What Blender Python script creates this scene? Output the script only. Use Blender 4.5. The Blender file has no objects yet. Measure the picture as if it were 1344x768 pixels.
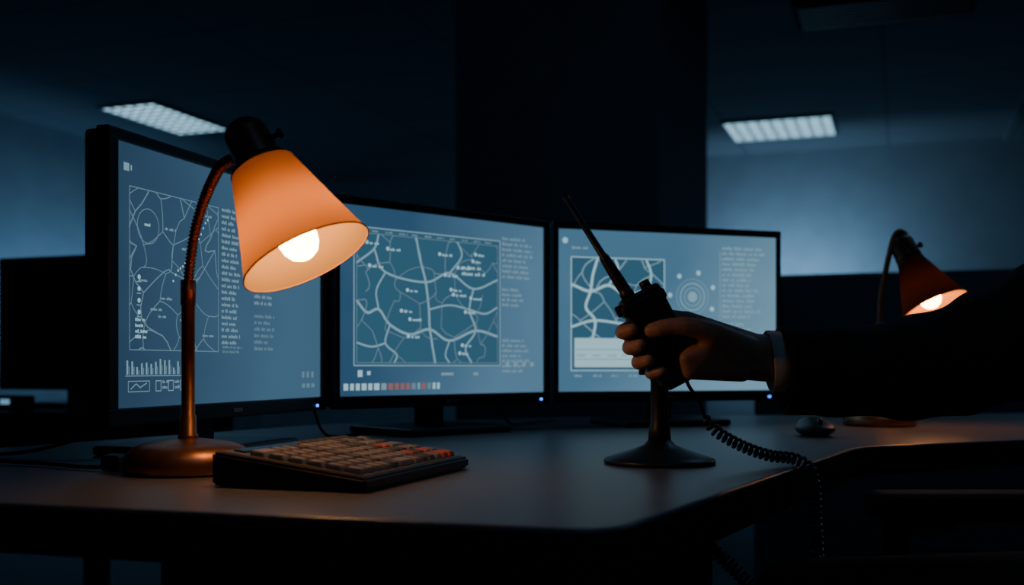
import bpy, bmesh, math, random
from mathutils import Vector, Matrix, Euler
V=Vector
S=bpy.context.scene
COL=S.collection
DESK=0.75
CAMZ=0.875
# ---------------------------------------------------------------- materials
def mat(name,color,rough=0.5,metal=0.0,noise=0.12,scale=40,bump=0.0,spec=0.5,sss=0.0,coat=0.0):
    m=bpy.data.materials.new(name); m.use_nodes=True
    nt=m.node_tree; b=nt.nodes['Principled BSDF']
    tc=nt.nodes.new('ShaderNodeTexCoord'); n=nt.nodes.new('ShaderNodeTexNoise')
    n.inputs['Scale'].default_value=scale; n.inputs['Detail'].default_value=5
    nt.links.new(tc.outputs['Object'],n.inputs['Vector'])
    r=nt.nodes.new('ShaderNodeValToRGB')
    c=V(color[:3]); a=c*(1-noise); d=c*(1+noise)
    r.color_ramp.elements[0].color=(a.x,a.y,a.z,1); r.color_ramp.elements[1].color=(min(d.x,1),min(d.y,1),min(d.z,1),1)
    r.color_ramp.elements[0].position=0.35; r.color_ramp.elements[1].position=0.65
    nt.links.new(n.outputs['Fac'],r.inputs['Fac']); nt.links.new(r.outputs['Color'],b.inputs['Base Color'])
    b.inputs['Roughness'].default_value=rough; b.inputs['Metallic'].default_value=metal
    b.inputs['Specular IOR Level'].default_value=spec
    if coat: b.inputs['Coat Weight'].default_value=coat
    if sss:
        b.inputs['Subsurface Weight'].default_value=sss
        b.inputs['Subsurface Radius'].default_value=(0.012,0.005,0.003); b.inputs['Subsurface Scale'].default_value=0.5
    if bump:
        bp=nt.nodes.new('ShaderNodeBump'); bp.inputs['Strength'].default_value=bump; bp.inputs['Distance'].default_value=0.002
        nt.links.new(n.outputs['Fac'],bp.inputs['Height']); nt.links.new(bp.outputs['Normal'],b.inputs['Normal'])
    return m
def emis(name,color,strength):
    m=bpy.data.materials.new(name); m.use_nodes=True; nt=m.node_tree
    nt.nodes.remove(nt.nodes['Principled BSDF'])
    e=nt.nodes.new('ShaderNodeEmission'); e.inputs['Color'].default_value=(*color,1); e.inputs['Strength'].default_value=strength
    nt.links.new(e.outputs[0],nt.nodes['Material Output'].inputs['Surface']); return m
def screen_mat(name,c0,c1,strength,ang=0.0):
    m=bpy.data.materials.new(name); m.use_nodes=True; nt=m.node_tree
    nt.nodes.remove(nt.nodes['Principled BSDF'])
    uv=nt.nodes.new('ShaderNodeUVMap')
    mp=nt.nodes.new('ShaderNodeMapping'); mp.inputs['Rotation'].default_value=(0,0,ang)
    gr=nt.nodes.new('ShaderNodeTexGradient')
    nz=nt.nodes.new('ShaderNodeTexNoise'); nz.inputs['Scale'].default_value=2.2; nz.inputs['Detail'].default_value=2
    ad=nt.nodes.new('ShaderNodeMath'); ad.operation='MULTIPLY_ADD'; ad.inputs[1].default_value=0.5; 
    nt.links.new(uv.outputs[0],mp.inputs[0]); nt.links.new(mp.outputs[0],gr.inputs[0]); nt.links.new(uv.outputs[0],nz.inputs['Vector'])
    nt.links.new(nz.outputs['Fac'],ad.inputs[0]); nt.links.new(gr.outputs['Fac'],ad.inputs[2])
    rp=nt.nodes.new('ShaderNodeValToRGB'); rp.color_ramp.elements[0].position=0.25; rp.color_ramp.elements[1].position=1.25-0.25
    rp.color_ramp.elements[0].color=(*c0,1); rp.color_ramp.elements[1].color=(*c1,1)
    nt.links.new(ad.outputs[0],rp.inputs[0])
    e=nt.nodes.new('ShaderNodeEmission'); e.inputs['Strength'].default_value=strength
    nt.links.new(rp.outputs[0],e.inputs['Color'])
    gl=nt.nodes.new('ShaderNodeBsdfGlossy'); gl.inputs['Roughness'].default_value=0.35; gl.inputs['Color'].default_value=(0.02,0.02,0.02,1)
    a=nt.nodes.new('ShaderNodeAddShader'); nt.links.new(e.outputs[0],a.inputs[0]); nt.links.new(gl.outputs[0],a.inputs[1])
    nt.links.new(a.outputs[0],nt.nodes['Material Output'].inputs['Surface']); return m

M_desk=mat('desk_laminate',(0.165,0.15,0.155),0.38,0,0.06,90,0.05)
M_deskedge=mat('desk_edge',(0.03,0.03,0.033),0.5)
M_black=mat('black_plastic',(0.016,0.016,0.019),0.42,0,0.2,200,0.05)
M_radio=mat('radio_plastic',(0.016,0.016,0.018),0.45,0,0.1,300,0.0)
M_blackgloss=mat('black_gloss',(0.01,0.01,0.012),0.25)
M_bezel=mat('bezel_plastic',(0.008,0.009,0.011),0.38,0,0.2,150)
M_copper=mat('copper_metal',(0.40,0.18,0.09),0.38,0.85,0.15,60,0.05)
M_bronze=mat('dark_bronze',(0.14,0.06,0.038),0.42,0.4,0.2,60,0.05)
M_suit=mat('suit_wool',(0.016,0.017,0.022),0.85,0,0.25,300,0.2,0.2)
M_trouser=mat('trouser_wool',(0.016,0.016,0.02),0.85,0,0.25,300,0.2,0.2)
M_shirt=mat('shirt_cotton',(0.50,0.48,0.48),0.8,0,0.05,200,0.1)
M_skin=mat('skin',(0.44,0.23,0.155),0.5,0,0.10,120,0.12,0.4,0.12)
M_nail=mat('nail',(0.50,0.29,0.22),0.3)
M_hair=mat('hair',(0.015,0.010,0.008),0.6,0,0.4,200,0.4)
M_eye=mat('eye_white',(0.6,0.6,0.6),0.2)
M_iris=mat('iris',(0.05,0.03,0.02),0.2)
M_lip=mat('lip',(0.35,0.13,0.10),0.5)
M_shoe=mat('shoe_leather',(0.012,0.009,0.008),0.3)
M_fabric=mat('chair_fabric',(0.022,0.022,0.026),0.8,0,0.25,250,0.3)
M_chrome=mat('grey_metal',(0.25,0.25,0.27),0.35,0.8)
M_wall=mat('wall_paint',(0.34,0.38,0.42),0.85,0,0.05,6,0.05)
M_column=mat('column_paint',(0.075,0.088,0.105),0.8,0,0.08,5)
M_floor=mat('floor_carpet',(0.08,0.10,0.12),0.9,0,0.3,60,0.3)
M_part=mat('partition_fabric',(0.05,0.062,0.075),0.9,0,0.15,150,0.2)
M_keybody=mat('keypad_plate',(0.15,0.13,0.115),0.5,0,0.1,100)
M_key=mat('key_grey',(0.34,0.295,0.27),0.5,0,0.06,100)
M_keyd=mat('key_dark',(0.15,0.13,0.12),0.5,0,0.08,100)
M_keyo=mat('key_orange',(0.75,0.13,0.05),0.45)
M_print=mat('key_legend',(0.14,0.12,0.11),0.6)
# ceiling with tile grid
M_ceil=mat('ceiling_tile',(0.16,0.18,0.2),0.9,0,0.05,8)
nt=M_ceil.node_tree; b=nt.nodes['Principled BSDF']; br=nt.nodes.new('ShaderNodeTexBrick'); tc=nt.nodes['Texture Coordinate']
br.offset=0; br.inputs['Scale'].default_value=1.0; br.inputs['Brick Width'].default_value=1.2; br.inputs['Row Height'].default_value=0.6
br.inputs['Mortar Size'].default_value=0.012; br.inputs['Color1'].default_value=(0.24,0.27,0.30,1); br.inputs['Color2'].default_value=(0.26,0.29,0.32,1); br.inputs['Mortar'].default_value=(0.17,0.19,0.21,1)
nt.links.new(tc.outputs['Object'],br.inputs['Vector']); nt.links.new(br.outputs['Color'],b.inputs['Base Color'])
# ---------------------------------------------------------------- mesh helpers
def obj_from(name,verts,faces,mats,smooth=False,mi=None):
    me=bpy.data.meshes.new(name); me.from_pydata([tuple(v) for v in verts],[],faces)
    if not isinstance(mats,(list,tuple)): mats=[mats]
    for m in mats: me.materials.append(m)
    if mi:
        for p,i in zip(me.polygons,mi): p.material_index=i
    if smooth:
        for p in me.polygons: p.use_smooth=True
    me.update(); o=bpy.data.objects.new(name,me); COL.objects.link(o); return o
def from_bm(name,bm,mats,smooth=False):
    me=bpy.data.meshes.new(name); bm.to_mesh(me); bm.free()
    if not isinstance(mats,(list,tuple)): mats=[mats]
    for m in mats: me.materials.append(m)
    if smooth:
        for p in me.polygons: p.use_smooth=True
    o=bpy.data.objects.new(name,me); COL.objects.link(o); return o
def fixn(o):
    bm=bmesh.new(); bm.from_mesh(o.data); bmesh.ops.recalc_face_normals(bm,faces=bm.faces); bm.to_mesh(o.data); bm.free(); return o
def group(name,loc,parts):
    e=bpy.data.objects.new(name,None); COL.objects.link(e); e.location=loc; e.empty_display_size=0.05
    mi=Matrix.Translation(V(loc)).inverted()
    for p in parts:
        p.parent=e; p.matrix_parent_inverse=mi
    return e
def frame(origin,xa,ya,za):
    m=Matrix.Identity(4)
    for i,a in enumerate((xa,ya,za)):
        m[0][i],m[1][i],m[2][i]=a
    m[0][3],m[1][3],m[2][3]=origin
    return m
def axis_frame(origin,z):
    z=V(z).normalized(); up=V((0,1,0)) if abs(z.y)<0.9 else V((1,0,0))
    x=up.cross(z).normalized(); y=z.cross(x); return frame(V(origin),x,y,z)
def box(name,size,mx,m,bev=0.0,seg=2):
    bm=bmesh.new(); bmesh.ops.create_cube(bm,size=1)
    for v in bm.verts: v.co=V((v.co.x*size[0],v.co.y*size[1],v.co.z*size[2]))
    if bev: bmesh.ops.bevel(bm,geom=bm.edges[:],offset=bev,segments=seg,affect='EDGES',profile=0.5)
    bmesh.ops.transform(bm,matrix=mx,verts=bm.verts)
    return from_bm(name,bm,m)
def T(x,y,z,rz=0): return Matrix.Translation((x,y,z))@Matrix.Rotation(rz,4,'Z')
def lathe(name,prof,mx,m,seg=48,smooth=True,cap=True):
    vs=[];fs=[];n=len(prof)
    for i in range(seg):
        a=2*math.pi*i/seg
        for r,z in prof: vs.append(mx@V((r*math.cos(a),r*math.sin(a),z)))
    for i in range(seg):
        j=(i+1)%seg
        for k in range(n-1): fs.append((i*n+k,j*n+k,j*n+k+1,i*n+k+1))
    o=obj_from(name,vs,fs,m,smooth)
    bm=bmesh.new(); bm.from_mesh(o.data); bmesh.ops.remove_doubles(bm,verts=bm.verts,dist=1e-6); bmesh.ops.recalc_face_normals(bm,faces=bm.faces); bm.to_mesh(o.data); bm.free()
    return o
def catmull(pts,n):
    pts=[V(p) for p in pts]; P=[pts[0]*2-pts[1]]+pts+[pts[-1]*2-pts[-2]]; out=[]
    for i in range(1,len(P)-2):
        for k in range(n):
            t=k/n; a,b,c,d=P[i-1],P[i],P[i+1],P[i+2]
            out.append(0.5*((2*b)+(c-a)*t+(2*a-5*b+4*c-d)*t*t+(3*b-a-3*c+d)*t**3))
    out.append(pts[-1]); return out
def tube(name,pts,rad,m,seg=12):
    pts=[V(p) for p in pts]; n=len(pts)
    if not hasattr(rad,'__len__'): rad=[rad]*n
    t=(pts[1]-pts[0]).normalized(); u=t.orthogonal().normalized(); vs=[];fs=[]
    for i,p in enumerate(pts):
        a=pts[max(i-1,0)]; c=pts[min(i+1,n-1)]; t=(c-a).normalized()
        u=(u-t*u.dot(t)).normalized(); w=t.cross(u)
        for k in range(seg):
            an=2*math.pi*k/seg; vs.append(p+(u*math.cos(an)+w*math.sin(an))*rad[i])
    for i in range(n-1):
        for k in range(seg):
            k2=(k+1)%seg; fs.append((i*seg+k,i*seg+k2,(i+1)*seg+k2,(i+1)*seg+k))
    fs.append(tuple(range(seg))[::-1]); fs.append(tuple((n-1)*seg+k for k in range(seg)))
    return obj_from(name,vs,fs,m,True)
def coil_path(path,r0,r1,turns_per_m,steps=12):
    L=[0]
    for a,b in zip(path,path[1:]): L.append(L[-1]+(b-a).length)
    tot=L[-1]; n=int(tot*turns_per_m*steps); out=[]; u=(path[1]-path[0]).normalized().orthogonal().normalized(); j=0
    for i in range(n+1):
        s=tot*i/n
        while j<len(path)-2 and L[j+1]<s: j+=1
        f=(s-L[j])/max(L[j+1]-L[j],1e-9); p=path[j].lerp(path[j+1],f); t=(path[j+1]-path[j]).normalized()
        u=(u-t*u.dot(t)).normalized(); w=t.cross(u); a=2*math.pi*i/steps
        e=min(1,i/steps,(n-i)/steps)*(r0+(r1-r0)*min(1,max(0,(i/n-.25)/.2)))
        out.append(p+(u*math.cos(a)+w*math.sin(a))*e)
    return out
bm=bmesh.new(); bmesh.ops.create_icosphere(bm,subdivisions=3,radius=1); SP=[v.co.copy() for v in bm.verts]; bm.free()
def blob(name,hulls,voxel,smooth,m):
    """hulls: list of lists of (center, radius or radii); each is a convex hull of ellipsoids, all fused by a voxel remesh"""
    bm=bmesh.new()
    for h in hulls:
        vs=[]
        for c,r in h:
            r=(r,r,r) if not hasattr(r,'__len__') else r
            for p in SP: vs.append(bm.verts.new((c[0]+p.x*r[0],c[1]+p.y*r[1],c[2]+p.z*r[2])))
        res=bmesh.ops.convex_hull(bm,input=vs)
        dl=[g for g in res['geom_interior']+res['geom_unused'] if isinstance(g,bmesh.types.BMVert)]
        if dl: bmesh.ops.delete(bm,geom=list(set(dl)),context='VERTS')
    o=from_bm(name+'_tmp',bm,m,True)
    r=o.modifiers.new('r','REMESH'); r.mode='VOXEL'; r.voxel_size=voxel; r.use_smooth_shade=True
    s=o.modifiers.new('s','SMOOTH'); s.factor=0.6; s.iterations=smooth
    dg=bpy.context.evaluated_depsgraph_get(); me=bpy.data.meshes.new_from_object(o.evaluated_get(dg))
    bpy.data.objects.remove(o)
    if not me.materials: me.materials.append(m)
    for p in me.polygons: p.use_smooth=True
    o=bpy.data.objects.new(name,me); COL.objects.link(o); return o
def chain(pts): return [[pts[i],pts[i+1]] for i in range(len(pts)-1)]

# ---------------------------------------------------------------- room
E1=V((0.9397,-0.3420,0)); E2=V((0.3420,0.9397,0)); RZ=math.radians(-20)
def R(a,b,z=0): return E1*a+E2*b+V((0,0,z))
def rbox(name,a0,a1,b0,b1,z0,z1,m,bev=0):
    c=R((a0+a1)/2,(b0+b1)/2,(z0+z1)/2)
    o=box(name,(a1-a0,b1-b0,z1-z0),Matrix.Identity(4),m,bev)
    o.matrix_world=T(c.x,c.y,c.z,RZ); return o
H=2.775; A0,A1,B0,B1=-6.39,6.2,-3.2,9.77
rbox('floor',A0,A1,B0,B1,-0.1,0,M_floor)
rbox('ceiling',A0,A1,B0,B1,H,H+0.1,M_ceil)
rbox('wall_back',A0,A1,B1,B1+0.1,0,H,M_wall)
rbox('wall_front',A0,A1,B0-0.1,B0,0,H,M_wall)
rbox('wall_left',A0-0.1,A0,B0,B1,0,H,M_wall)
rbox('wall_right',A1,A1+0.1,B0,B1,0,H,M_wall)
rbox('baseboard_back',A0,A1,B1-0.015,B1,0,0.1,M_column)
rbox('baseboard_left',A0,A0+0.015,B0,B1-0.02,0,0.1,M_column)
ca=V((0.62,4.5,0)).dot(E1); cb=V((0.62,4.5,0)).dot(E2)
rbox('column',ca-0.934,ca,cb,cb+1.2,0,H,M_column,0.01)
M_panel=emis('panel_diffuser',(0.42,0.78,1.0),1.7)
M_white=mat('white_metal',(0.2,0.25,0.28),0.5)
def ceiling_light(cx,cy,la,lb):
    parts=[]
    c=V((cx,cy,0)); a=c.dot(E1); b2=c.dot(E2)
    parts.append(rbox('diffuser',a-la/2+.02,a+la/2-.02,b2-lb/2+.02,b2+lb/2-.02,H-0.016,H-0.010,M_panel))
    for i,(x0,x1,y0,y1) in enumerate([(-la/2,la/2,-lb/2,-lb/2+.02),(-la/2,la/2,lb/2-.02,lb/2),(-la/2,-la/2+.02,-lb/2+.02,lb/2-.02),(la/2-.02,la/2,-lb/2+.02,lb/2-.02)]):
        parts.append(rbox('frame_%d'%i,a+x0,a+x1,b2+y0,b2+y1,H-0.024,H-0.0,M_white))
    n=max(3,int(la/0.09))
    for i in range(1,n):
        x=a-la/2+la*i/n; parts.append(rbox('louvre_a%d'%i,x-.007,x+.007,b2-lb/2+.02,b2+lb/2-.02,H-0.024,H-0.0165,M_white))
    n=max(3,int(lb/0.09))
    for i in range(1,n):
        y=b2-lb/2+lb*i/n; parts.append(rbox('louvre_b%d'%i,a-la/2+.02,a+la/2-.02,y-.007,y+.007,H-0.0245,H-0.0168,M_white))
    return group('ceiling_light',(cx,cy,H),parts)
ceiling_light(-2.64,8.16,0.5,0.95)
ceiling_light(2.14,8.5,0.84,0.74)
pv=V((1.95,5.6,0)); va,vb=pv.dot(E1),pv.dot(E2)
vp=[rbox('frame',va-.45,va+.45,vb-.22,vb+.22,H-0.03,H,M_part)]
for i in range(8): vp.append(rbox('slat_%d'%i,va-.42,va+.42,vb-.2+i*.05,vb-.185+i*.05,H-0.05,H-0.03,M_bezel))
group('ceiling_vent',(1.95,5.6,H),vp)
rbox('trim_ceiling_beam',0.8,0.92,1.5,B1-0.1,H-0.05,H,M_ceil)

# ---------------------------------------------------------------- area lights (wall washes and added overhead fill)
def area(name,loc,target,sx,sy,power,color):
    l=bpy.data.lights.new(name,'AREA'); l.shape='RECTANGLE'; l.size=sx; l.size_y=sy; l.energy=power; l.color=color
    o=bpy.data.objects.new(name,l); COL.objects.link(o); o.location=loc
    o.rotation_euler=(V(target)-V(loc)).to_track_quat('-Z','Y').to_euler(); return o
area('wall_wash_light',R(-0.95,9.05,1.45),R(-0.95,9.77,1.75),1.3,0.15,12,(0.32,0.66,1.0))
area('wall_wash_light',R(-5.75,7.0,1.35),R(-6.39,7.0,1.55),2.4,0.15,8,(0.24,0.58,1.0))
area('night_fill_light',R(0.5,0.2,2.7),R(0.5,0.6,0),1.2,0.6,1.9,(0.30,0.60,1.0))  # added dim blue fill above the workstation, no fixture behind it
area('night_fill_light',R(-1.3,2.3,2.6),R(-.8,4.3,1.5),0.6,0.3,1.1,(0.30,0.62,1.0))  # added fill aimed at the column to lift its dark face
area('night_fill_light',R(0.55,3.3,2.7),R(0.55,3.3,0),0.8,0.3,3.2,(0.28,0.60,1.0))  # added fill between desk and partition, brightens the area under the desk
area('night_fill_light',R(1.5,6.9,2.70),R(1.5,6.9,0),1.2,0.3,6,(0.25,0.60,1.0))  # added ambient fill for the right rear of the room
area('night_fill_light',R(-3.6,5.2,2.70),R(-3.6,5.2,0),1.2,0.3,6,(0.25,0.60,1.0))  # added ambient fill for the left rear of the room

# ---------------------------------------------------------------- main desk
def prism(name,poly,z0,z1,mtop,mside,bev=0.004):
    pts=[]
    n=len(poly)
    for i,p in enumerate(poly):
        r=p[2] if len(p)>2 else 0
        P=V((p[0],p[1]))
        if r:
            a=(V(poly[i-1][:2])-P).normalized(); c=(V(poly[(i+1)%n][:2])-P).normalized()
            for k in range(9):
                t=k/8; q0=P+a*r; q2=P+c*r
                pts.append(q0*(1-t)**2+P*2*t*(1-t)+q2*t*t)
        else: pts.append(P)
    bm=bmesh.new(); vs=[bm.verts.new((p.x,p.y,z1)) for p in pts]
    f=bm.faces.new(vs); f.normal_update()
    if f.normal.z<0: f.normal_flip()
    res=bmesh.ops.extrude_face_region(bm,geom=[f])
    for v in [g for g in res['geom'] if isinstance(g,bmesh.types.BMVert)]: v.co.z=z0
    bmesh.ops.recalc_face_normals(bm,faces=bm.faces)
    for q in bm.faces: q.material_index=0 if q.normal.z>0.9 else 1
    top=[e for e in bm.edges if all(abs(v.co.z-z1)<1e-5 for v in e.verts)]
    bmesh.ops.bevel(bm,geom=top,offset=bev,segments=3,affect='EDGES',profile=0.5)
    return from_bm(name,bm,[mtop,mside])
poly=[(-1.30,1.22,0.05),(0.075,0.808,0.04),(0.53,1.64,0.05),(0.86,1.805),(1.75,2.25,0.03),(1.55,2.85,0.03),(0.15,2.62,0.1),(-0.38,2.32,0.1),(-0.82,1.56,0.1),(-1.22,1.62,0.04)]
dparts=[prism('top',poly,DESK-0.045,DESK,M_desk,M_deskedge)]
dparts.append(box('pedestal',(0.55,0.49,0.66),T(-0.075,1.305,0.375),M_deskedge,0.004))
for i in range(3):
    dparts.append(box('drawer_%d'%i,(0.52,0.012,0.2),T(-0.075,1.055,0.16+i*0.212),M_bezel,0.003))
    dparts.append(box('handle_%d'%i,(0.14,0.012,0.012),T(-0.075,1.044,0.2+i*0.212),M_bezel,0.003))
dparts.append(box('pedestal_plinth',(0.5,0.44,0.05),T(-0.075,1.32,0.025),M_black))
for i,(x,y) in enumerate([(-1.15,1.42),(1.5,2.6),(1.55,2.3),(0.2,2.45),(-0.45,2.1)]):
    dparts.append(lathe('leg_%d'%i,[(0,0),(0.035,0),(0.035,0.015),(0.025,0.03),(0.025,DESK-0.045),(0,DESK-0.045)],T(x,y,0),M_black,20))
group('corner_desk',(0,1.7,0),dparts)

# ---------------------------------------------------------------- monitors
Z0=CAMZ-0.052; Z1=CAMZ+0.274
M_line=emis('ui_line',(0.30,0.52,0.66),0.66)
M_line_dim=emis('ui_line_dim',(0.27,0.49,0.63),0.48)
M_road=emis('ui_road',(0.30,0.53,0.65),0.74)
M_text=emis('ui_text',(0.34,0.56,0.68),0.58)
M_block=emis('ui_block',(0.44,0.72,0.84),0.86)
M_red=emis('ui_red',(0.8,0.35,0.35),0.35)
M_land=emis('ui_land',(0.065,0.19,0.31),0.56)
M_led=emis('power_led',(0.03,0.18,1.0),5.0)
UIM=[M_line,M_line_dim,M_road,M_text,M_block,M_red,M_land]
class UI:
    def __init__(s,O,U,Vv,N): s.O,s.U,s.V,s.N=O,U,Vv,N; s.vs=[];s.fs=[];s.mi=[]; s.w=U.length; s.h=Vv.length
    def P(s,u,v,l=1): return s.O+s.U*u+s.V*v+s.N*(0.0003*l)
    def quad(s,a,b,c,d,m,l=1):
        n=len(s.vs); s.vs+= [s.P(*q,l) for q in (a,b,c,d)]; s.fs.append((n,n+1,n+2,n+3)); s.mi.append(m)
    def rect(s,u0,v0,u1,v1,m,l=1): s.quad((u0,v0),(u1,v0),(u1,v1),(u0,v1),m,l)
    def line(s,p,q,t,m,l=2):
        a=V((p[0]*s.w,p[1]*s.h)); b=V((q[0]*s.w,q[1]*s.h)); d=b-a
        if d.length<1e-5: return
        d.normalize(); n=V((-d.y,d.x))*t/2; e=d*t*0.3; a=a-e; b=b+e
        f=lambda v:(v.x/s.w,v.y/s.h)
        s.quad(f(a-n),f(b-n),f(b+n),f(a+n),m,l)
    def poly(s,pts,t,m,l=2):
        for a,b in zip(pts,pts[1:]): s.line(a,b,t,m,l)
    def curve(s,pts,t,m):
        c=catmull([(p[0],p[1],0) for p in pts],6); s.poly([(p.x,p.y) for p in c],t*0.86,m)
    def frame(s,u0,v0,u1,v1,t,m): s.poly([(u0,v0),(u1,v0),(u1,v1),(u0,v1),(u0,v0)],t,m,3)
    def ring(s,u,v,r,t,m,n=28):
        s.poly([(u+r/s.w*math.cos(6.2832*k/n),v+r/s.h*math.sin(6.2832*k/n)) for k in range(n+1)],t,m,3)
    def disc(s,u,v,r,m,l=3,n=16):
        b=len(s.vs)
        for k in range(n): s.vs.append(s.P(u+r/s.w*math.cos(6.2832*k/n),v+r/s.h*math.sin(6.2832*k/n),l))
        s.fs.append(tuple(range(b,b+n))); s.mi.append(m)
    def text(s,u,v,w,lh,rng,m=3,fill=1.0,l=4):
        x=u; end=u+w*fill*rng.uniform(0.6,1.0); h=lh*0.55
        while x<end:
            wl=rng.randint(2,7)
            for k in range(wl):
                cw=lh*s.h*0.42/s.w*rng.uniform(0.7,1.1)
                if x>end: break
                s.rect(x,v,x+cw*0.72,v+h*rng.choice([0.7,0.75,1.0]),m,l); x+=cw
            x+=lh*s.h*0.4/s.w
    def block(s,u,v,w,n,lh,rng,m=3,fill=1.0):
        for i in range(n): s.text(u,v-i*lh,w,lh,rng,m,fill)
    def network(s,u0,v0,u1,v1,nx,ny,t,m,rng,jit=0.32,wav=0.12,drop=0.0):
        cu=(u1-u0)/nx; cv=(v1-v0)/ny; P={}
        for j in range(-1,ny+2):
            for i in range(-1,nx*2+3):
                off=0.22 if (i+j)%2 else -0.22
                P[i,j]=(u0+cu*(i*0.5+rng.uniform(-jit,jit)*0.6),v0+cv*(j+off+rng.uniform(-jit,jit)*0.6))
        def clip(a,b):
            x0,y0=a;x1,y1=b;dx=x1-x0;dy=y1-y0;t0,t1=0,1
            for p,q in((-dx,x0-u0),(dx,u1-x0),(-dy,y0-v0),(dy,v1-y0)):
                if p==0:
                    if q<0:return None
                else:
                    r=q/p
                    if p<0: t0=max(t0,r)
                    else: t1=min(t1,r)
            if t0>=t1:return None
            return (x0+t0*dx,y0+t0*dy),(x0+t1*dx,y0+t1*dy)
        def edge(a,b):
            if rng.random()<drop: return
            w1,w2=rng.uniform(-wav,wav),rng.uniform(-wav,wav); pts=[]
            for k in range(5):
                f=k/4; g=math.sin(math.pi*f); pts.append((a[0]*(1-f)+b[0]*f+g*w1*cu,a[1]*(1-f)+b[1]*f+g*w2*cv))
            tt=t*rng.uniform(0.75,1.2)
            for p,q in zip(pts,pts[1:]):
                c=clip(p,q)
                if c: s.line(c[0],c[1],tt,m)
        for (i,j),p in P.items():
            if (i+1,j) in P: edge(p,P[i+1,j])
            if (i+j)%2 and (i,j+1) in P: edge(p,P[i,j+1])
    def build(s): return obj_from('screen_graphics',s.vs,s.fs,UIM,False,s.mi)
def tubew(name,pts,r=0.0025):
    c=catmull(pts,12)
    for p in c: p.z=max(p.z,DESK+.0035)
    return tube(name,c,r,M_black,8)
cz=DESK+.004
def monitor(P0,P1,smat,draw,bl,br_,led_u,extra=()):
    P0=V((P0[0],P0[1],0));P1=V((P1[0],P1[1],0)); d=(P1-P0); w=d.length; d.normalize(); n=V((d.y,-d.x,0)); up=V((0,0,1))
    O=P0+up*Z0; hgt=Z1-Z0
    parts=list(extra)
    fr=frame(V((0,0,0)),d,-n,up)
    def B(name,x0,x1,y0,y1,z0,z1,m,bev=0.002):
        c=O+d*((x0+x1)/2)-n*((y0+y1)/2)+up*((z0+z1)/2)
        mx=fr.copy(); mx.translation=c
        o=box(name,(x1-x0,y1-y0,z1-z0),mx,m,bev); parts.append(o); return o
    bt=0.014;bb=0.022
    B('bezel_top',-bl,w+br_,-0.006,0.012,hgt,hgt+bt,M_bezel)
    B('bezel_bottom',-bl,w+br_,-0.006,0.012,-bb,0,M_bezel)
    B('bezel_left_side',-bl,0,-0.006,0.012,-0.002,hgt+0.002,M_bezel)
    B('bezel_right_side',w,w+br_,-0.006,0.012,-0.002,hgt+0.002,M_bezel)
    B('back_shell',-bl+.002,w+br_-.002,0.010,0.032,-bb+.002,hgt+bt-.002,M_black,0.006)
    B('back_bulge',w*.2,w*.8,0.03,0.055,hgt*.12,hgt*.85,M_black,0.012)
    B('brand_plate',w/2-.012,w/2+.012,-0.0068,-0.005,-0.015,-0.009,M_chrome,0.0005)
    B('neck',w/2-.028,w/2+.028,0.050,0.072,-(Z0-DESK)+.008,hgt*.6,M_black,0.004)
    B('foot',w/2-.12,w/2+.12,-0.04,0.15,-(Z0-DESK)+.0005,-(Z0-DESK)+.014,M_black,0.005)
    B('power_led',led_u,led_u+.005,-0.0075,-0.005,-0.016,-0.012,M_led,0)
    vs=[O,O+d*w,O+d*w+up*hgt,O+up*hgt]
    sc=obj_from('screen',vs,[(0,1,2,3)],smat)
    uvl=sc.data.uv_layers.new(name='UVMap')
    for i,uv in enumerate([(0,0),(1,0),(1,1),(0,1)]): uvl.data[i].uv=uv
    parts.append(sc)
    ui=UI(O,d*w,up*hgt,n); draw(ui); parts.append(ui.build())
    return group('computer_monitor',tuple(O+d*w/2),parts)

def draw_left(u):
    r=random.Random(3)
    u.rect(.03,.895,.05,.925,3); u.rect(.055,.9,.06,.92,3)
    u.frame(.05,.22,.42,.84,.0012,1)
    u.network(.05,.22,.42,.84,3,4,.0013,1,r)
    u.network(.05,.22,.42,.84,2,2,.0017,1,r,.4,.2)
    u.ring(.12,.70,.022,.0012,1); u.text(.105,.70,.03,.022,r,4)
    for k in range(16):
        a=.22+.010*k; b=.50+.018*k+.01*math.sin(k); u.disc(a,b,.0016,4)
    for _ in range(9):
        a=r.uniform(.08,.36);b=r.uniform(.28,.8); u.text(a,b,.05,.02,r,3)
    for i in range(4):
        u.disc(.085,.50-.045*i,.003,4); u.rect(.078,.48-.045*i,.094,.484-.045*i,3)
    u.block(.07,.33,.05,4,.022,r,4)
    u.block(.435,.83,.10,22,.0275,r,3); u.block(.60,.80,.14,8,.03,r,3); u.block(.60,.50,.12,3,.03,r,3); u.block(.60,.38,.12,6,.03,r,1)
    u.block(.44,.235,.12,2,.02,r,1); u.block(.78,.80,.12,3,.03,r,1)
    for k in range(13):
        x=.04+k*.018; hh=r.uniform(.02,.065); u.rect(x,.125,x+.006,.125+hh,0); u.rect(x+.008,.125,x+.011,.125+hh*.6,1)
    u.line((.035,.12),(.27,.12),.001,0)
    u.frame(.045,.06,.125,.10,.0009,0); u.poly([(.055,.07),(.075,.09),(.09,.075),(.115,.092)],.0012,0)
    for k in range(3): u.frame(.15+.05*k,.06,.17+.05*k,.10,.0012,0); u.block(.175+.05*k,.09,.025,2,.022,r,3)
    for k in range(3): u.rect(.88+.03*k,.10,.895+.03*k,.13,1); u.rect(.88+.03*k,.05,.90+.03*k,.07,1)
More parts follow.
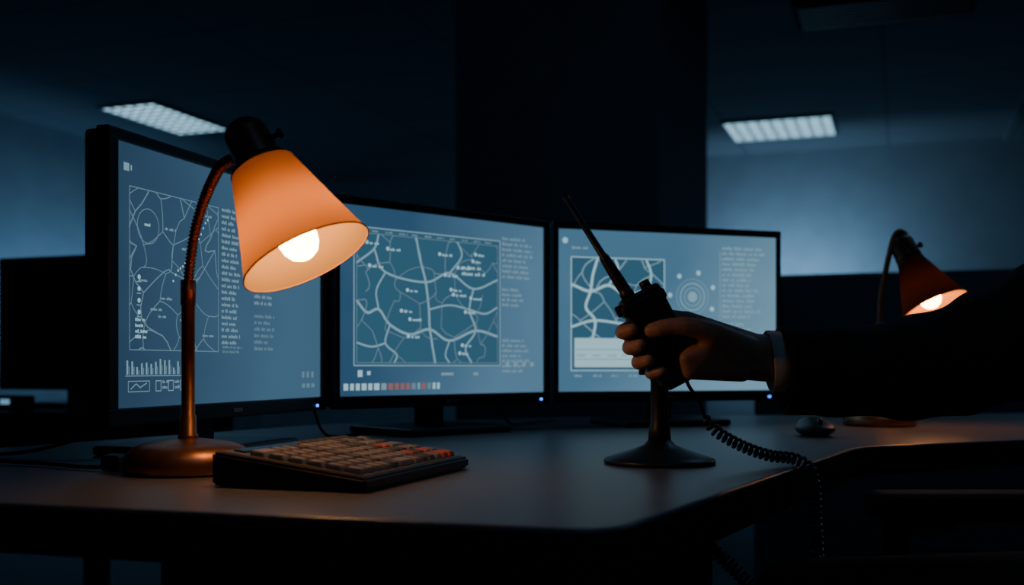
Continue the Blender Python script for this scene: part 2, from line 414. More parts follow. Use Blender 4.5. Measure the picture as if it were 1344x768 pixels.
def draw_mid(u):
    r=random.Random(11)
    u.rect(.063,.16,.758,.89,6,0.5)
    u.frame(.063,.16,.758,.89,.0024,0); u.frame(.075,.175,.745,.86,.0012,1)
    for k in range(11): u.text(.08+.06*k,.868,.04,.018,r,3)
    u.curve([(.34,.86),(.36,.74),(.385,.62),(.40,.47),(.405,.36),(.43,.175)],.0052,2)
    u.curve([(.075,.50),(.12,.44),(.17,.46),(.22,.38),(.31,.33),(.405,.36),(.50,.30),(.63,.36),(.745,.33)],.0052,2)
    u.curve([(.075,.70),(.15,.78),(.17,.86)],.004,2)
    u.curve([(.15,.78),(.20,.66),(.385,.62),(.50,.68),(.62,.60),(.745,.66)],.0042,2)
    u.curve([(.50,.68),(.56,.78),(.54,.86)],.004,2)
    u.curve([(.62,.60),(.60,.48),(.63,.36),(.58,.26),(.61,.175)],.0042,2)
    u.curve([(.22,.38),(.20,.28),(.25,.22),(.24,.175)],.0038,2)
    u.curve([(.075,.28),(.14,.26),(.20,.28)],.0038,2)
    u.curve([(.17,.46),(.16,.56),(.20,.66)],.0036,2)
    u.curve([(.60,.48),(.68,.46),(.745,.50)],.0038,2)
    u.curve([(.40,.47),(.50,.50),(.60,.48)],.0036,2)
    u.curve([(.50,.30),(.48,.22),(.50,.175)],.0036,2)
    u.network(.075,.175,.745,.86,5,4,.0016,1,r,.45,.15,.1)
    for _ in range(18):
        a=r.uniform(.1,.66);b=r.uniform(.22,.82); u.disc(a,b,.0035,4); u.text(a+.012,b-.01,.05,.026,r,4)
    u.block(.56,.71,.14,2,.035,r,4)
    u.block(.77,.90,.17,8,.032,r,3); u.block(.77,.60,.12,4,.03,r,3); u.block(.77,.30,.15,7,.03,r,3)
    for k in range(4): u.rect(.79+.045*k,.155,.81+.045*k,.18,3)
    u.rect(.08,.10,.10,.135,4); u.rect(.12,.11,.135,.13,4); u.rect(.46,.105,.52,.12,3); u.rect(.62,.105,.645,.12,3)
    x=.02
    for k in range(17):
        w=r.uniform(.012,.024); u.rect(x,.03,x+w,.065,r.choice([3,0,0,5,1]) if 5<k<15 else 4); x+=w+.008
def draw_right(u):
    r=random.Random(23)
    u.rect(.056,.13,.47,.83,6,0.5)
    u.frame(.056,.13,.47,.83,.0020,4)
    u.curve([(.06,.66),(.14,.62),(.22,.66),(.30,.60),(.40,.64),(.465,.60)],.0062,4)
    u.curve([(.17,.82),(.15,.72),(.14,.62),(.12,.52),(.16,.44),(.15,.33)],.0062,4)
    u.curve([(.22,.66),(.26,.76),(.25,.82)],.005,4)
    u.curve([(.30,.60),(.28,.50),(.32,.42),(.30,.33)],.0062,4)
    u.curve([(.40,.64),(.41,.74),(.39,.82)],.005,4)
    u.curve([(.06,.40),(.16,.44),(.32,.42),(.40,.47),(.465,.44)],.0055,4)
    u.network(.06,.33,.465,.82,3,3,.0022,2,r,.45)
    u.rect(.07,.15,.42,.33,4,3)
    for k in range(2): u.rect(.075,.195+.06*k,.41,.202+.06*k,2,4)
    for k in range(5): u.text(.08+.066*k,.215,.045,.03,r,2,l=5)
    u.rect(.425,.15,.465,.31,2,3)
    u.block(.06,.88,.1,1,.03,r,2); u.disc(.03,.93,.006,4)
    for k in range(5): u.text(.07+.08*k,.09,.04,.025,r,2)
    u.ring(.60,.60,.028,.0026,2); u.ring(.60,.60,.019,.0016,2); u.disc(.60,.60,.011,2); u.ring(.60,.60,.037,.001,2)
    for k in range(7):
        a=2*math.pi*k/7+.4; u.disc(.60+.052/u.w*math.cos(a),.60+.052/u.h*math.sin(a),.0050,4)
    u.block(.55,.33,.16,4,.03,r,2)
    u.block(.74,.91,.20,14,.034,r,2); u.block(.74,.42,.15,8,.034,r,2)
    u.line((.73,.90),(.73,.2),.0012,2)
SM1=screen_mat('screen_glow_a',(0.024,0.058,0.108),(0.054,0.128,0.21),1.0,0.0)
SM2=screen_mat('screen_glow_b',(0.030,0.082,0.158),(0.088,0.20,0.31),1.0,0.3)
SM3=screen_mat('screen_glow_c',(0.065,0.165,0.27),(0.17,0.33,0.45),1.0,0.5)
wa=tubew('video_cable',[(-.46,1.56,.86),(-.50,1.54,.83),(-.56,1.50,.79),(-.63,1.45,cz+.01),(-.70,1.46,cz),(-.78,1.50,cz)])
wb=tubew('video_cable',[(-.36,1.86,.84),(-.34,1.83,.80),(-.32,1.80,.765),(-.30,1.82,cz),(-.25,1.95,cz),(-.2,2.1,cz)])
wc=tubew('video_cable',[(-.05,2.13,.86),(-.03,2.15,.80),(0.0,2.2,cz),(0.05,2.3,cz),(0.1,2.4,cz)])
monitor((-0.48,1.29),(-0.322,1.79),SM1,draw_left,0.020,0.012,0.50,[wa])
monitor((-0.292,1.797),(0.062,2.12),SM2,draw_mid,0.010,0.011,0.465,[wb])
monitor((0.092,2.132),(0.566,2.29),SM3,draw_right,0.011,0.010,0.478,[wc])

# ---------------------------------------------------------------- desk lamps
def shade_mat(name,col_out,transl,inner,f):
    m=bpy.data.materials.new(name); m.use_nodes=True; nt=m.node_tree; nt.nodes.remove(nt.nodes['Principled BSDF'])
    d=nt.nodes.new('ShaderNodeBsdfDiffuse'); tr=nt.nodes.new('ShaderNodeBsdfTranslucent'); mx=nt.nodes.new('ShaderNodeMixShader')
    geo=nt.nodes.new('ShaderNodeNewGeometry')
    nz=nt.nodes.new('ShaderNodeTexNoise'); nz.inputs['Scale'].default_value=25
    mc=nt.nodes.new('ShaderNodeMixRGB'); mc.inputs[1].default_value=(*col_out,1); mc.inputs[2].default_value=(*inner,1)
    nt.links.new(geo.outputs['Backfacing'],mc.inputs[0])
    mt=nt.nodes.new('ShaderNodeMixRGB'); mt.blend_type='MULTIPLY'; mt.inputs[0].default_value=0.10; mt.inputs[1].default_value=(*transl,1)
    nt.links.new(nz.outputs['Fac'],mt.inputs[2])
    nt.links.new(mc.outputs[0],d.inputs[0]); nt.links.new(mt.outputs[0],tr.inputs[0])
    nt.links.new(d.outputs[0],mx.inputs[1]); nt.links.new(tr.outputs[0],mx.inputs[2]); mx.inputs[0].default_value=f
    nt.links.new(mx.outputs[0],nt.nodes['Material Output'].inputs['Surface']); return m
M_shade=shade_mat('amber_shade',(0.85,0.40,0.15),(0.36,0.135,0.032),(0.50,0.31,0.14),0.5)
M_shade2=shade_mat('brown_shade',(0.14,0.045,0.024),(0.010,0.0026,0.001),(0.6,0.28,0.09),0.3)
M_bulb=emis('lamp_bulb',(1.0,0.52,0.20),46.0)
M_bulb2=emis('lamp_bulb_dim',(1.0,0.46,0.15),38.0)
def desk_lamp(P0,axis,base,neck,pole_top,smat,bulb,R1,R0,L,metal,br):
    a=V(axis).normalized(); P0=V(P0); parts=[]
    mx=axis_frame(P0,-a)
    n=14; prof=[(R1+(R0-R1)*(k/n)**0.95, L*k/n) for k in range(n+1)]
    parts.append(lathe('shade',prof,mx,smat,72))
    me=parts[-1].data; p=me.polygons[0]
    cz_=(mx.inverted()@p.center); out=(mx.to_3x3()@V((cz_.x,cz_.y,0))).normalized()
    if p.normal.dot(out)<0: me.flip_normals()
    rim=[mx@V((R1*math.cos(t),R1*math.sin(t),0)) for t in [2*math.pi*k/72 for k in range(73)]]
    parts.append(tube('shade_rim',rim,0.0009,smat,8))
    parts.append(lathe('socket_collar',[(0,L-0.004),(R0*0.98,L-0.004),(R0+0.001,L),(R0*0.9,L+0.006),(0,L+0.008)],mx,M_bronze,40))
    h=0.059
    parts.append(lathe('socket_housing',[(0,L),(0.026,L),(0.0262,L+.012),(0.0252,L+.016),(0.0252,L+h*.7),(0.022,L+h*.85),(0.016,L+h*.96),(0.007,L+h),(0,L+h)],mx,M_bronze,40))
    parts.append(lathe('finial',[(0,L+h-.002),(0.004,L+h-.002),(0.0045,L+h+.003),(0,L+h+.005)],mx,M_bronze,16))
    side=(V((1,0,0.25))-a*V((1,0,0.25)).dot(a)).normalized(); k0=P0-a*(L+h*.45)+side*0.022
    km=axis_frame(k0,side); parts.append(lathe('switch_knob',[(0,0),(0.003,0),(0.003,0.010),(0.006,0.010),(0.006,0.015),(0,0.016)],km,M_black,16))
    parts.append(lathe('bulb',[(0,-0.012+.0),(0.008,-0.0105),(0.015,-0.006),(0.020,0.002),(0.022,0.012),(0.020,0.022),(0.015,0.032),(0.012,0.042),(0.012,0.05),(0,0.05)],mx@Matrix.Translation((0,0,0.011)),bulb,32))
    parts.append(lathe('bulb_socket',[(0,0.058),(0.014,0.058),(0.015,0.063),(0.015,L),(0,L)],mx,M_bronze,24))
    bm_=T(base[0],base[1],DESK)
    parts.append(lathe('base',[(0,0.0003),(br-.004,0.0003),(br,0.004),(br+.0005,0.014),(br-.003,0.023),(br-.010,0.030),(br-.022,0.0345),(0.03,0.038),(0.014,0.040),(0,0.040)],bm_,metal,72))
    pt=pole_top-DESK
    parts.append(lathe('pole',[(0,.038),(0.0115,.038),(0.0115,.044),(0.0095,.046),(0.0095,.066),(0.0078,.068),(0.0078,pt-.03),(0.0088,pt-.028),(0.0088,pt),(0,pt)],bm_,metal,28))
    path=catmull([(base[0],base[1],pole_top-.005)]+neck,24)
    L_=[0]
    for p,q in zip(path,path[1:]): L_.append(L_[-1]+(q-p).length)
    n=int(L_[-1]/0.0011); pts=[];rad=[];j=0
    for i in range(n+1):
        s=L_[-1]*i/n
        while j<len(path)-2 and L_[j+1]<s: j+=1
        f=(s-L_[j])/max(L_[j+1]-L_[j],1e-9); pts.append(path[j].lerp(path[j+1],f)); rad.append(0.0058+0.0009*math.cos(i*math.pi/2))
    parts.append(tube('gooseneck',pts,rad,metal,16))
    return group('desk_lamp',(base[0],base[1],DESK),parts)
def uu(x,y,d): # image pixel + assumed depth -> room coordinates, places the cord
    return V(((x-672)/1400*d,d,CAMZ-(y-480)/1400*d))
ax1=(0.455,-0.16,-0.875)
desk_lamp((-0.221,1.15,0.991),ax1,(-0.3795,1.25),[(-.3765,1.25,1.000),(-.370,1.246,1.033),(-.358,1.236,1.063),(-.343,1.218,1.084),(-.325,1.196,1.100),(-.300,1.181,1.108)],0.975,M_shade,M_bulb,0.0725,0.036,0.115,M_copper,0.073)
desk_lamp((0.852,2.15,0.993),(0.31,-0.36,-0.88),(0.765,2.22),[(.768,2.22,1.02),(.774,2.21,1.07),(.780,2.205,1.105),(.788,2.20,1.140),(.800,2.20,1.152),(.812,2.195,1.144)],0.965,M_shade2,M_bulb2,0.067,0.026,0.11,M_copper,0.073)

# ---------------------------------------------------------------- keypad console
Bp=V((-0.143,1.042,0)); kv=V((-0.943,0.334,0)).normalized(); ku=V((0.334,0.943,0)).normalized()
def K(u,v,z): return Bp+ku*u+kv*v+V((0,0,DESK+z))
W_,D_=0.272,0.178
hf,hb=0.014,0.036
def ktop(v): return hf+(hb-hf)*min(v/D_,1)
bm=bmesh.new()
vs=[bm.verts.new(K(*p)) for p in [(0,0,0.001),(W_,0,0.001),(W_,D_,0.001),(0,D_,0.001),(0,0,hf),(W_,0,hf),(W_,D_,hb),(0,D_,hb)]]
for f in [(0,1,2,3),(4,5,6,7),(0,1,5,4),(1,2,6,5),(2,3,7,6),(3,0,4,7)]: bm.faces.new([vs[i] for i in f])
bmesh.ops.recalc_face_normals(bm,faces=bm.faces); bmesh.ops.bevel(bm,geom=bm.edges[:],offset=0.003,segments=3,affect='EDGES')
kp=[from_bm('body',bm,M_black)]
def kbox(name,u0,u1,v0,v1,t0,t1,m,bev=0.0012):
    bm=bmesh.new(); L=[]
    for t,ins in((t0,0),(t1,0.0012)):
        for (u,v) in((u0+ins,v0+ins),(u1-ins,v0+ins),(u1-ins,v1-ins),(u0+ins,v1-ins)): L.append(bm.verts.new(K(u,v,ktop(v)+t)))
    for f in [(3,2,1,0),(4,5,6,7),(0,1,5,4),(1,2,6,5),(2,3,7,6),(3,0,4,7)]: bm.faces.new([L[i] for i in f])
    bmesh.ops.recalc_face_normals(bm,faces=bm.faces)
    if bev: bmesh.ops.bevel(bm,geom=bm.edges[:],offset=bev,segments=2,affect='EDGES')
    return from_bm(name,bm,m)
kp.append(kbox('top_plate',0.006,W_-.006,0.006,D_-.005,-0.001,0.0012,M_keybody,0.0006))
r=random.Random(5)
cols=13; rows=6
for j in range(rows):
    i=0
    while i<cols:
        cwn=1
        if (j,i) in((0,5),(3,11),(5,0)): cwn=2
        u0=.012+i*(W_-.024)/cols; v0=.012+j*(D_-.046)/rows
        cw=(W_-.024)/cols*cwn-.0036; cv=(D_-.046)/rows-.0036
        m=M_key
        if (i,j) in((11,0),(12,0),(11,1),(9,1),(10,3)): m=M_keyo
        elif i in(4,9) or r.random()<0.08: m=M_keyd
        kp.append(kbox('key_%d_%d'%(i,j),u0,u0+cw,v0,v0+cv,0.001,0.0065,m,0.0010))
        if m is not M_keyo: kp.append(kbox('legend_%d_%d'%(i,j),u0+cw*.5-.0022,u0+cw*.5+.0022,v0+cv*.4,v0+cv*.55,0.0063,0.0066,M_print,0))
        i+=cwn
kp.append(kbox('display_strip',.02,W_*.5,D_-.028,D_-.013,0.001,0.003,M_blackgloss,0.0005))
for i in range(7): kp.append(kbox('fkey_%d'%i,W_*.55+i*.016,W_*.55+i*.016+.011,D_-.026,D_-.015,0.001,0.004,M_keyd,0.0005))
group('control_keypad',tuple(K(W_/2,D_/2,0)),kp)

# ---------------------------------------------------------------- mouse
ms=blob('shell',[[((0.54,1.90,DESK+.012),(0.034,0.05,0.014)),((0.54,1.915,DESK+.018),(0.028,0.03,0.016))]],0.002,6,M_black)
for v in ms.data.vertices: v.co.z=max(v.co.z,DESK+0.001)
wh=lathe('scroll_wheel',[(0,-.003),(.007,-.003),(.007,.003),(0,.003)],axis_frame((0.54,1.872,DESK+.026),(1,0,0)),M_black,20)
group('computer_mouse',(0.54,1.9,DESK),[ms,wh])

# ---------------------------------------------------------------- radio stand
sx,sy=0.189,1.366
st=[lathe('base',[(0,.0004),(.070,.0004),(.0715,.003),(.070,.006),(.060,.010),(.035,.018),(.020,.024),(.015,.030),(0,.030)],T(sx,sy,DESK),M_black,64),
    lathe('stem',[(0,.02),(.0150,.026),(.0135,.045),(.0115,.050),(.0115,.105),(.0125,.107),(.0125,.116),(0,.116)],T(sx,sy,DESK),M_black,32),
    box('cradle_plate',(0.05,0.006,0.03),T(sx,sy+.004,DESK+.128),M_black,.003),
    box('cradle_arm_1',(0.005,0.012,0.03),T(sx-.024,sy,DESK+.128),M_black,.002),
    box('cradle_arm_2',(0.005,0.012,0.03),T(sx+.024,sy,DESK+.128),M_black,.002)]
group('radio_stand',(sx,sy,DESK),st)

# ---------------------------------------------------------------- handheld radio
RC=V((0.179,1.30,0.913)); ra=V((-0.46,0,0.888)).normalized(); rw=V((0.888,0,0.46)).normalized(); rn=V((0,1,0))
def Rm(a,w,n): return RC+ra*a+rw*w+rn*n
rf=frame(V((0,0,0)),rw,rn,ra)
def rb(name,w0,w1,n0,n1,a0,a1,m,bev): 
    mx=rf.copy(); mx.translation=Rm((a0+a1)/2,(w0+w1)/2,(n0+n1)/2); return box(name,(w1-w0,n1-n0,a1-a0),mx,m,bev,4)
def rl(name,prof,w,n,m,seg=24):
    mx=rf.copy(); mx.translation=Rm(0,w,n); return lathe(name,prof,mx,m,seg)
rp=[rb('body',-.027,.027,-.0165,.0165,-.060,.058,M_radio,.006),
    rb('battery',-.025,.025,.010,.0205,-.055,.03,M_radio,.004),
    rb('bottom_cap',-.022,.022,-.014,.014,-.066,-.058,M_radio,.003),
    rb('top_shoulder',-.029,.029,-.0175,.0175,.036,.050,M_radio,.004),
    rb('speaker_panel',-.021,.021,-.0178,-.016,-.03,.034,M_blackgloss,.001)]
for i in range(6): rp.append(rb('grille_%d'%i,-.016,.016,-.0186,-.0175,.004+.005*i,.006+.005*i,M_radio,.0003))
rp.append(rl('antenna_base',[(0,.056),(.0088,.056),(.0088,.064),(.0078,.066),(.0078,.07),(0,.07)],-.012,0,M_radio))
rp.append(rl('channel_knob',[(0,.056),(.007,.056),(.0065,.066),(.005,.067),(0,.067)],.013,0,M_radio))
rp.append(rb('side_jack',-.034,-.026,-.007,.007,.040,.054,M_radio,.002))
ab=Rm(.066,-.012,0); adir=V((-0.535,0.0,0.845)).normalized()
ap=[ab+adir*t for t in (0,.004,.02,.045,.048,.052,.09,.128,.136,.140)]
rp.append(tube('antenna',ap,[.0068,.0076,.0074,.0064,.0062,.0046,.0040,.0036,.0044,.002],M_radio,16))
group('handheld_radio',tuple(RC),rp)

# ---------------------------------------------------------------- coiled cord
cb0=Rm(-.066,.004,0)
lead=catmull([cb0,uu(905,508,1.30),uu(918,528,1.30),uu(924,545,1.30)],10)
c1=catmull([uu(924,545,1.30),uu(940,566,1.30),uu(975,586,1.31),uu(1010,598,1.32),uu(1042,602,1.33),uu(1062,614,1.332),uu(1069,640,1.332),uu(1070,680,1.332),uu(1072,735,1.332),V((.387,1.37,.60)),V((.36,1.45,.55)),V((.30,1.50,.60)),V((.24,1.51,.66))],16)
cp=coil_path(c1,0.0058,0.0080,130)
cord=tube('cord_lead',lead,.0023,M_black,10)
coil=tube('cord_coil',cp,.0023,M_black,6)
group('coiled_cord',tuple(cb0),[cord,coil,box('cord_plug',(0.03,0.02,0.02),T(0.222,1.51,0.665),M_black,.003)])

group('power_cable',(-.45,1.3,DESK),[tubew('wire',[(-.462,1.275,cz+.004),(-.50,1.27,cz),(-.58,1.32,cz),(-.66,1.36,cz),(-.76,1.44,cz)]),box('inline_switch',(.022,.03,.018),T(-.475,1.272,DESK+.010),M_black,.003)])

# ---------------------------------------------------------------- person
hw=Rm
hulls=[]
mcp=[V((.2165,1.326,.931)),V((.2200,1.330,.912)),V((.2180,1.327,.892)),V((.2120,1.321,.873))]
fr_=[.0093,.0096,.0090,.0080]
fa=[.024,.003,-.018,-.037]
wl=[-.037,-.038,-.037,-.029]
tipn=[-.014,-.021,-.020,-.016]
for k in range(4):
    a=fa[k]; r_=fr_[k]; nb=.0205+r_*.9
    p0=(mcp[k],r_*1.25); p1=(hw(a+.002,.004,nb+.003),r_*1.12); p2=(hw(a,-.022,nb-.004),r_*.96); p3=(hw(a-.001,wl[k],.008),r_*1.03); p3b=(hw(a-.0015,wl[k],.0),r_*.92); p4=(hw(a-.002,wl[k],-.009),r_*.95); p5=(hw(a-.003,wl[k]+.009,tipn[k]-.004),r_*.80)
    hulls+=chain([p0,p1,p2,p3,p3b,p4,p5])
wrist=[(V((.300,1.310,.897)),(.017,.019,.017)),(V((.300,1.312,.872)),(.017,.019,.016))]
for k in range(4):
    hulls.append([(mcp[k],fr_[k]*1.3)]+[wrist[0 if k<2 else 1]])
hulls.append([(mcp[0],.012),(mcp[1],.0125)]+wrist); hulls.append([(mcp[1],.0125),(mcp[2],.012)]+wrist); hulls.append([(mcp[2],.012),(mcp[3],.0105)]+wrist)
fore=[(V((.37,1.322,.896)),(.02,.024,.018)),(V((.37,1.322,.868)),(.02,.024,.018))]
hulls.append(wrist+fore)
t0=V((.284,1.300,.895)); t1=V((.240,1.276,.913)); t3=V((.166,1.2725,.9165))
hulls+=chain([(t0,.0165),(t1,.0150),(V((.222,1.270,.919)),.0122),(V((.205,1.268,.9220)),.0118),(V((.188,1.2685,.9215)),.0102),(V((.176,1.2700,.9190)),.0106),(t3,.0086)])
hulls.append([(t0,.018),(t1,.0145),(V((.232,1.288,.895)),.016),(V((.275,1.300,.878)),.016)])
hulls.append([(V((.232,1.286,.893)),.016),(V((.209,1.279,.884)),.009),(V((.214,1.284,.868)),.010),(V((.28,1.302,.870)),.015)])
hulls.append([(t1,.012),(mcp[0],.010),(V((.24,1.30,.920)),.013)])
hulls.append([(t0,.0155),(V((.275,1.302,.878)),.0155),(V((.345,1.316,.892)),.018),(V((.345,1.316,.872)),.018)])
hand=blob('right_hand',hulls,0.0016,8,M_skin)
pp=[hand]
def nail(p,nrm,along,sx,sy):
    n=V(nrm).normalized(); al=V(along); al=(al-n*al.dot(n)).normalized(); b_=n.cross(al)
    mx=frame(V(p),al,b_,n); bm=bmesh.new(); bmesh.ops.create_uvsphere(bm,u_segments=20,v_segments=12,radius=1)
    for v in bm.verts: v.co=V((v.co.x*sx,v.co.y*sy,v.co.z*.0018))
    bmesh.ops.transform(bm,matrix=mx,verts=bm.verts); return from_bm('nail',bm,M_nail,True)
pp.append(nail(V((.168,1.2675,.9235)),(-.1,-.55,.83),(-1,0,-.15),.0062,.0048))
def ring_tube(name,rings,m,seg=40):
    vs=[];fs=[]
    for (c,ry,rz,tilt) in rings:
        for k in range(seg):
            a=2*math.pi*k/seg; y=math.cos(a)*ry; z=math.sin(a)*rz
            vs.append(V(c)+V((z*tilt,y,z)))
    for i in range(len(rings)-1):
        for k in range(seg): k2=(k+1)%seg; fs.append((i*seg+k,i*seg+k2,(i+1)*seg+k2,(i+1)*seg+k))
    return fixn(obj_from(name,vs,fs,m,True))
pp.append(ring_tube('shirt_cuff',[((.40,1.325,.880),.030,.034,0),((.335,1.318,.880),.031,.038,-.05),((.3175,1.316,.880),.031,.0385,-.1),((.316,1.316,.880),.0295,.037,-.1),((.335,1.318,.880),.028,.033,-.05)],M_shirt))
jh=[]
hip=((.79,1.17,.60),(.135,.185,.10)); waist=((.785,1.17,.74),(.118,.160,.12)); chest=((.775,1.17,.91),(.125,.18,.12))
shR=((.765,1.335,.995),.070); shL=((.775,1.005,.985),.066)
jh+=[[hip,waist],[waist,chest],[chest,((.785,1.07,.99),.06),((.785,1.27,.99),.06)],[((.785,1.07,1.0),.05),((.785,1.27,1.0),.05),((.785,1.17,1.045),(.055,.06,.035))],
 [shR,((.78,1.26,.97),.075)],[shL,((.78,1.08,.97),.075)]]
jh+=chain([shR,((.66,1.355,.915),.080),((.545,1.365,.875),(.070,.062,.069)),((.45,1.345,.868),.060),((.36,1.324,.868),(.03,.046,.052))])
jh+=chain([shL,((.80,.955,.86),.060),((.83,.935,.76),.054),((.72,.955,.715),.047),((.655,.975,.700),.040)])
jacket=blob('jacket',jh,0.006,4,M_suit)
for v in jacket.data.vertices:
    p=v.co
    if p.x<.72 and p.z>.78:
        f=math.sin(p.x*70+p.z*45+math.sin(p.y*40)*1.2)*.0030*min(1,(.74-p.x)*8); v.co=p+v.normal*f
pp.append(jacket)
pp.append(ring_tube('jacket_cuff',[((.375,1.327,.868),.0495,.0545,0),((.345,1.322,.868),.049,.0545,-.03),((.3325,1.320,.868),.0475,.0535,-.06),((.3335,1.320,.868),.043,.048,-.06),((.36,1.322,.868),.03,.036,0)],M_suit))
th=[]
th+=[[((.78,1.17,.585),(.12,.17,.10)),((.74,1.25,.57),.088),((.74,1.09,.57),.088)]]
for y0,y1,kz in((1.255,1.27,.582),(1.085,1.06,.572)):
    th+=chain([((.74,y0,.572),.088),((.54,(y0+y1)/2,.575),.078),((.345,y1,kz),.063),((.385,y1,.40),.060),((.43,y1,.13),.048)])
pp.append(blob('trousers',th,0.006,5,M_trouser))
for y in(1.27,1.06):
    pp.append(blob('shoe',[[((.44,y,.05),(.045,.038,.045)),((.36,y,.04),(.05,.042,.035)),((.28,y,.03),(.045,.038,.025))],[((.44,y,.05),(.045,.036,.045)),((.435,y,.11),.04)]],0.004,3,M_shoe))
    for v in pp[-1].data.vertices: v.co.z=max(v.co.z,.001)
lh=[]; dx=.13; lw=V((.515+dx,.98,.692))
for k in range(4):
    m_=V((.445+dx,.965+.019*k,.675+[0,.003,.002,-.002][k])); Lf=[.030,.036,.034,.026][3-k]
    q1=m_+V((-Lf,.001*k,-.004)); q2=q1+V((-.022,0,-.010)); q3=q2+V((-.012,0,-.012))
    lh+=chain([(lw+V((0,-.012+.008*k,0)),.017),(m_,.0115),(q1,.0090),(q2,.0083),(q3,.0075)])
lh+=[[(lw,.02),((.445+dx,.97,.675),.012),((.445+dx,1.02,.673),.012)]]
lh+=chain([(V((.50+dx,1.00,.682)),.016),(V((.465+dx,1.035,.668)),.0125),(V((.435+dx,1.045,.662)),.0105),(V((.412+dx,1.042,.658)),.0085)])
lh+=[[(lw,.024),(V((.57+dx,.97,.702)),.026)]]
pp.append(blob('left_hand',lh,0.0022,4,M_skin))
hc=V((.755,1.17,1.235))
def HP(f,l,u): return hc+V((-f,l,u))
hh=[[(HP(-.012,0,.035),(.092,.074,.078))],
    [(HP(.0,0,.02),(.080,.068,.07)),(HP(.035,0,-.045),(.045,.045,.04))],
    [(HP(.035,0,-.045),(.045,.047,.035)),(HP(.058,0,-.085),(.022,.024,.018)),(HP(.0,.045,-.05),.016),(HP(.0,-.045,-.05),.016)],
    [(HP(.084,0,.005),.007),(HP(.104,0,-.022),.0105),(HP(.088,.010,-.028),.007),(HP(.088,-.010,-.028),.007)],
    [(HP(.074,.030,.026),(.012,.018,.007)),(HP(.080,0,.024),.010)],[(HP(.074,-.030,.026),(.012,.018,.007)),(HP(.080,0,.024),.010)],
    [(HP(-.02,0,-.03),.055),(HP(-.03,0,-.13),.056)],[(HP(-.03,0,-.12),.056),(HP(-.035,0,-.20),.066)]]
for s in(1,-1):
    hh.append([(HP(-.005,.074*s,.015),(.016,.006,.014)),(HP(-.002,.072*s,-.018),(.009,.005,.010))])
    hh.append([(HP(.060,.035*s,-.012),(.018,.016,.014))])
pp.append(blob('head',hh,0.003,3,M_skin))
pp.append(blob('lips',[[(HP(.083,.018,-.053),(.004,.006,.003)),(HP(.0865,0,-.050),(.006,.008,.004)),(HP(.083,-.018,-.053),(.004,.006,.003))],[(HP(.0855,0,-.058),(.006,.014,.0045))]],0.0015,2,M_lip))
for s in(1,-1):
    pp.append(blob('eye',[[(HP(.070,.031*s,.008),(.0125,.0125,.0105))]],0.0015,1,M_eye))
    pp.append(blob('iris',[[(HP(.0810,.031*s,.008),(.0025,.0055,.0055))]],0.0008,1,M_iris))
    pp.append(blob('eyebrow',[[(HP(.087,.016*s,.028),.003),(HP(.084,.032*s,.032),.0035),(HP(.072,.048*s,.028),.0025)]],0.0015,1,M_hair))
hair=[[(HP(-.020,0,.050),(.094,.081,.078)),(HP(-.045,0,.0),(.065,.078,.06))],[(HP(.045,0,.095),(.040,.055,.022)),(HP(-.03,0,.105),(.06,.06,.025))],[(HP(-.055,0,-.03),(.045,.062,.05))]]
pp.append(blob('hair',hair,0.004,2,M_hair))
pp.append(blob('shirt_collar',[[((.775,1.17,1.055),(.066,.070,.018)),((.775,1.17,1.085),(.060,.064,.012))]],0.004,2,M_shirt))
group('seated_man',(.78,1.17,.5),pp)

# ---------------------------------------------------------------- office chair
ch=[]
cx,cy=.80,1.17
ch.append(box('seat',(.47,.48,.075),T(cx-.03,cy,.447),M_fabric,.03,4))
ch.append(box('seat_pan',(.38,.38,.02),T(cx-.03,cy,.40),M_black,.005))
bk=Matrix.Translation((cx+.215,cy,.80))@Matrix.Rotation(math.radians(6),4,'Y')
ch.append(box('backrest',(.06,.44,.54),bk,M_fabric,.028,4))
ch.append(tube('back_bar',catmull([(cx+.05,cy,.40),(cx+.22,cy,.40),(cx+.265,cy,.46),(cx+.25,cy,.62)],8),.015,M_black,12))
ch.append(lathe('gas_column',[(0,.10),(.03,.10),(.03,.25),(.018,.255),(.018,.39),(0,.39)],T(cx,cy,0),M_black,24))
ch.append(lathe('hub',[(0,.07),(.045,.07),(.045,.12),(.03,.13),(0,.13)],T(cx,cy,0),M_black,24))
for k in range(5):
    a=2*math.pi*k/5+.3; d=V((math.cos(a),math.sin(a),0)); e=V((cx,cy,0))+d*.29
    ch.append(tube('leg_%d'%k,[V((cx,cy,.10)),V((cx,cy,.095))+d*.15,e+V((0,0,.075))],[.022,.018,.014],M_black,12))
    ch.append(lathe('caster_%d'%k,[(0,-.018),(.022,-.018),(.026,-.014),(.026,.014),(.022,.018),(0,.018)],axis_frame(e+V((0,0,.0265)),(-d.y,d.x,0)),M_black,24))
for s,y in((1,1.46),(-1,.88)):
    ch.append(box('armrest_pad_%d'%(s+1),(.27,.075,.04),T(.625,y,.683),M_fabric,.016,4))
    ch.append(tube('armrest_post_%d'%(s+1),catmull([(.60,y,.665),(.535,y,.655),(.525,y,.62),(.53,y,.50),(.56,y-s*.02,.42),(.62,y-s*.08,.40),(.68,y-s*.14,.40)],8),.017,M_black,12))
group('office_chair',(cx,cy,0),ch)

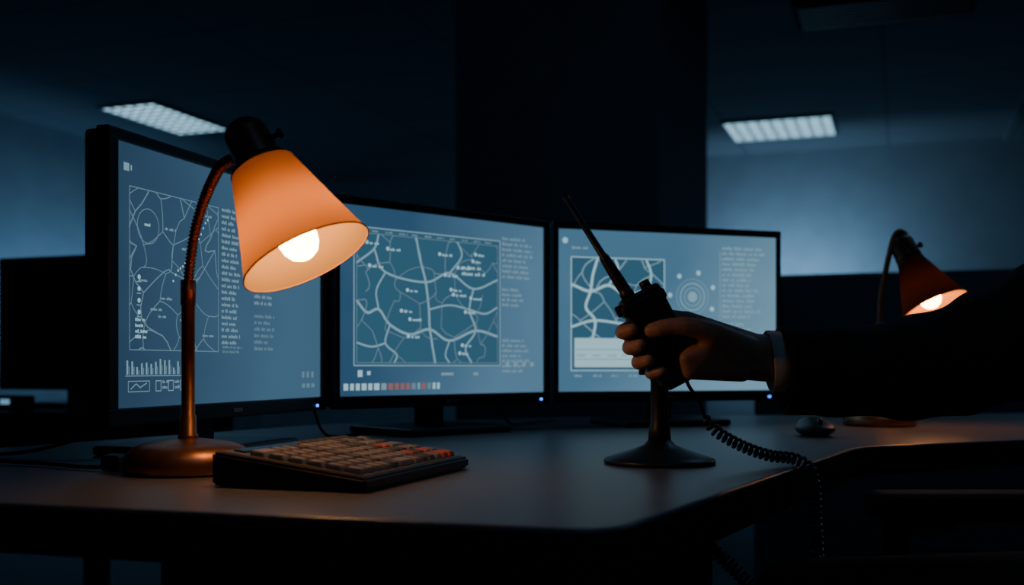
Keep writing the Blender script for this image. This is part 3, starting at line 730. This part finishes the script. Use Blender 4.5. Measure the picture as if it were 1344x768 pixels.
# ---------------------------------------------------------------- background office
rbox('office_partition',-0.55,3.6,4.35,4.42,0.0,1.235,M_part,.005)
def back_station(a,b,wd,mons,zt):
    parts=[rbox('top',a-wd/2,a+wd/2,b-.35,b+.35,.71,.74,M_deskedge,.004)]
    for i,(x,y) in enumerate([(a-wd/2+.05,b-.3),(a+wd/2-.05,b-.3),(a-wd/2+.05,b+.3),(a+wd/2-.05,b+.3)]): parts.append(rbox('leg_%d'%i,x-.025,x+.025,y-.025,y+.025,0,.71,M_black))
    parts.append(rbox('modesty_panel',a-wd/2+.08,a+wd/2-.08,b+.31,b+.33,.2,.71,M_part))
    group('office_desk',tuple(R(a,b,.74)),parts)
    for mx_ in mons:
        q=[rbox('screen_panel',mx_-.29,mx_+.29,b+.02,b+.05,zt-.44,zt,M_bezel,.006),rbox('neck',mx_-.03,mx_+.03,b+.05,b+.08,.75,zt-.1,M_black,.004),rbox('foot',mx_-.13,mx_+.13,b-.06,b+.14,.7415,.756,M_black,.004),rbox('glass',mx_-.27,mx_+.27,b+.017,b+.021,zt-.42,zt-.02,M_blackgloss)]
        group('computer_monitor',tuple(R(mx_,b,.74)),q)
back_station(-3.05,2.75,1.9,[-2.55,-3.2],1.235)
back_station(2.4,3.75,1.8,[2.0],1.15)
M_st=emis('status_lamp',(0.3,0.65,1.0),0.5)
q=[rbox('case',-2.75,-2.45,2.47,2.53,.741,.785,M_black,.004)]
q+= [rbox('lamp_%d'%i,-2.70+.09*i,-2.67+.09*i,2.465,2.47,.76,.775,M_st) for i in range(3)]
group('network_box',tuple(R(-2.6,2.5,.74)),q)

# ---------------------------------------------------------------- world, camera
w=bpy.data.worlds.new('night'); S.world=w; w.use_nodes=True
w.node_tree.nodes['Background'].inputs[0].default_value=(0.02,0.05,0.08,1); w.node_tree.nodes['Background'].inputs[1].default_value=0.2
cam=bpy.data.cameras.new('camera'); co=bpy.data.objects.new('camera',cam); COL.objects.link(co)
co.location=(0,0,CAMZ); co.rotation_euler=(math.pi/2,0,0); cam.sensor_width=36; cam.lens=1400/1344*36; cam.shift_y=96/1344
cam.dof.use_dof=True; cam.dof.focus_distance=1.38; cam.dof.aperture_fstop=4.0; cam.clip_start=0.02
S.camera=co
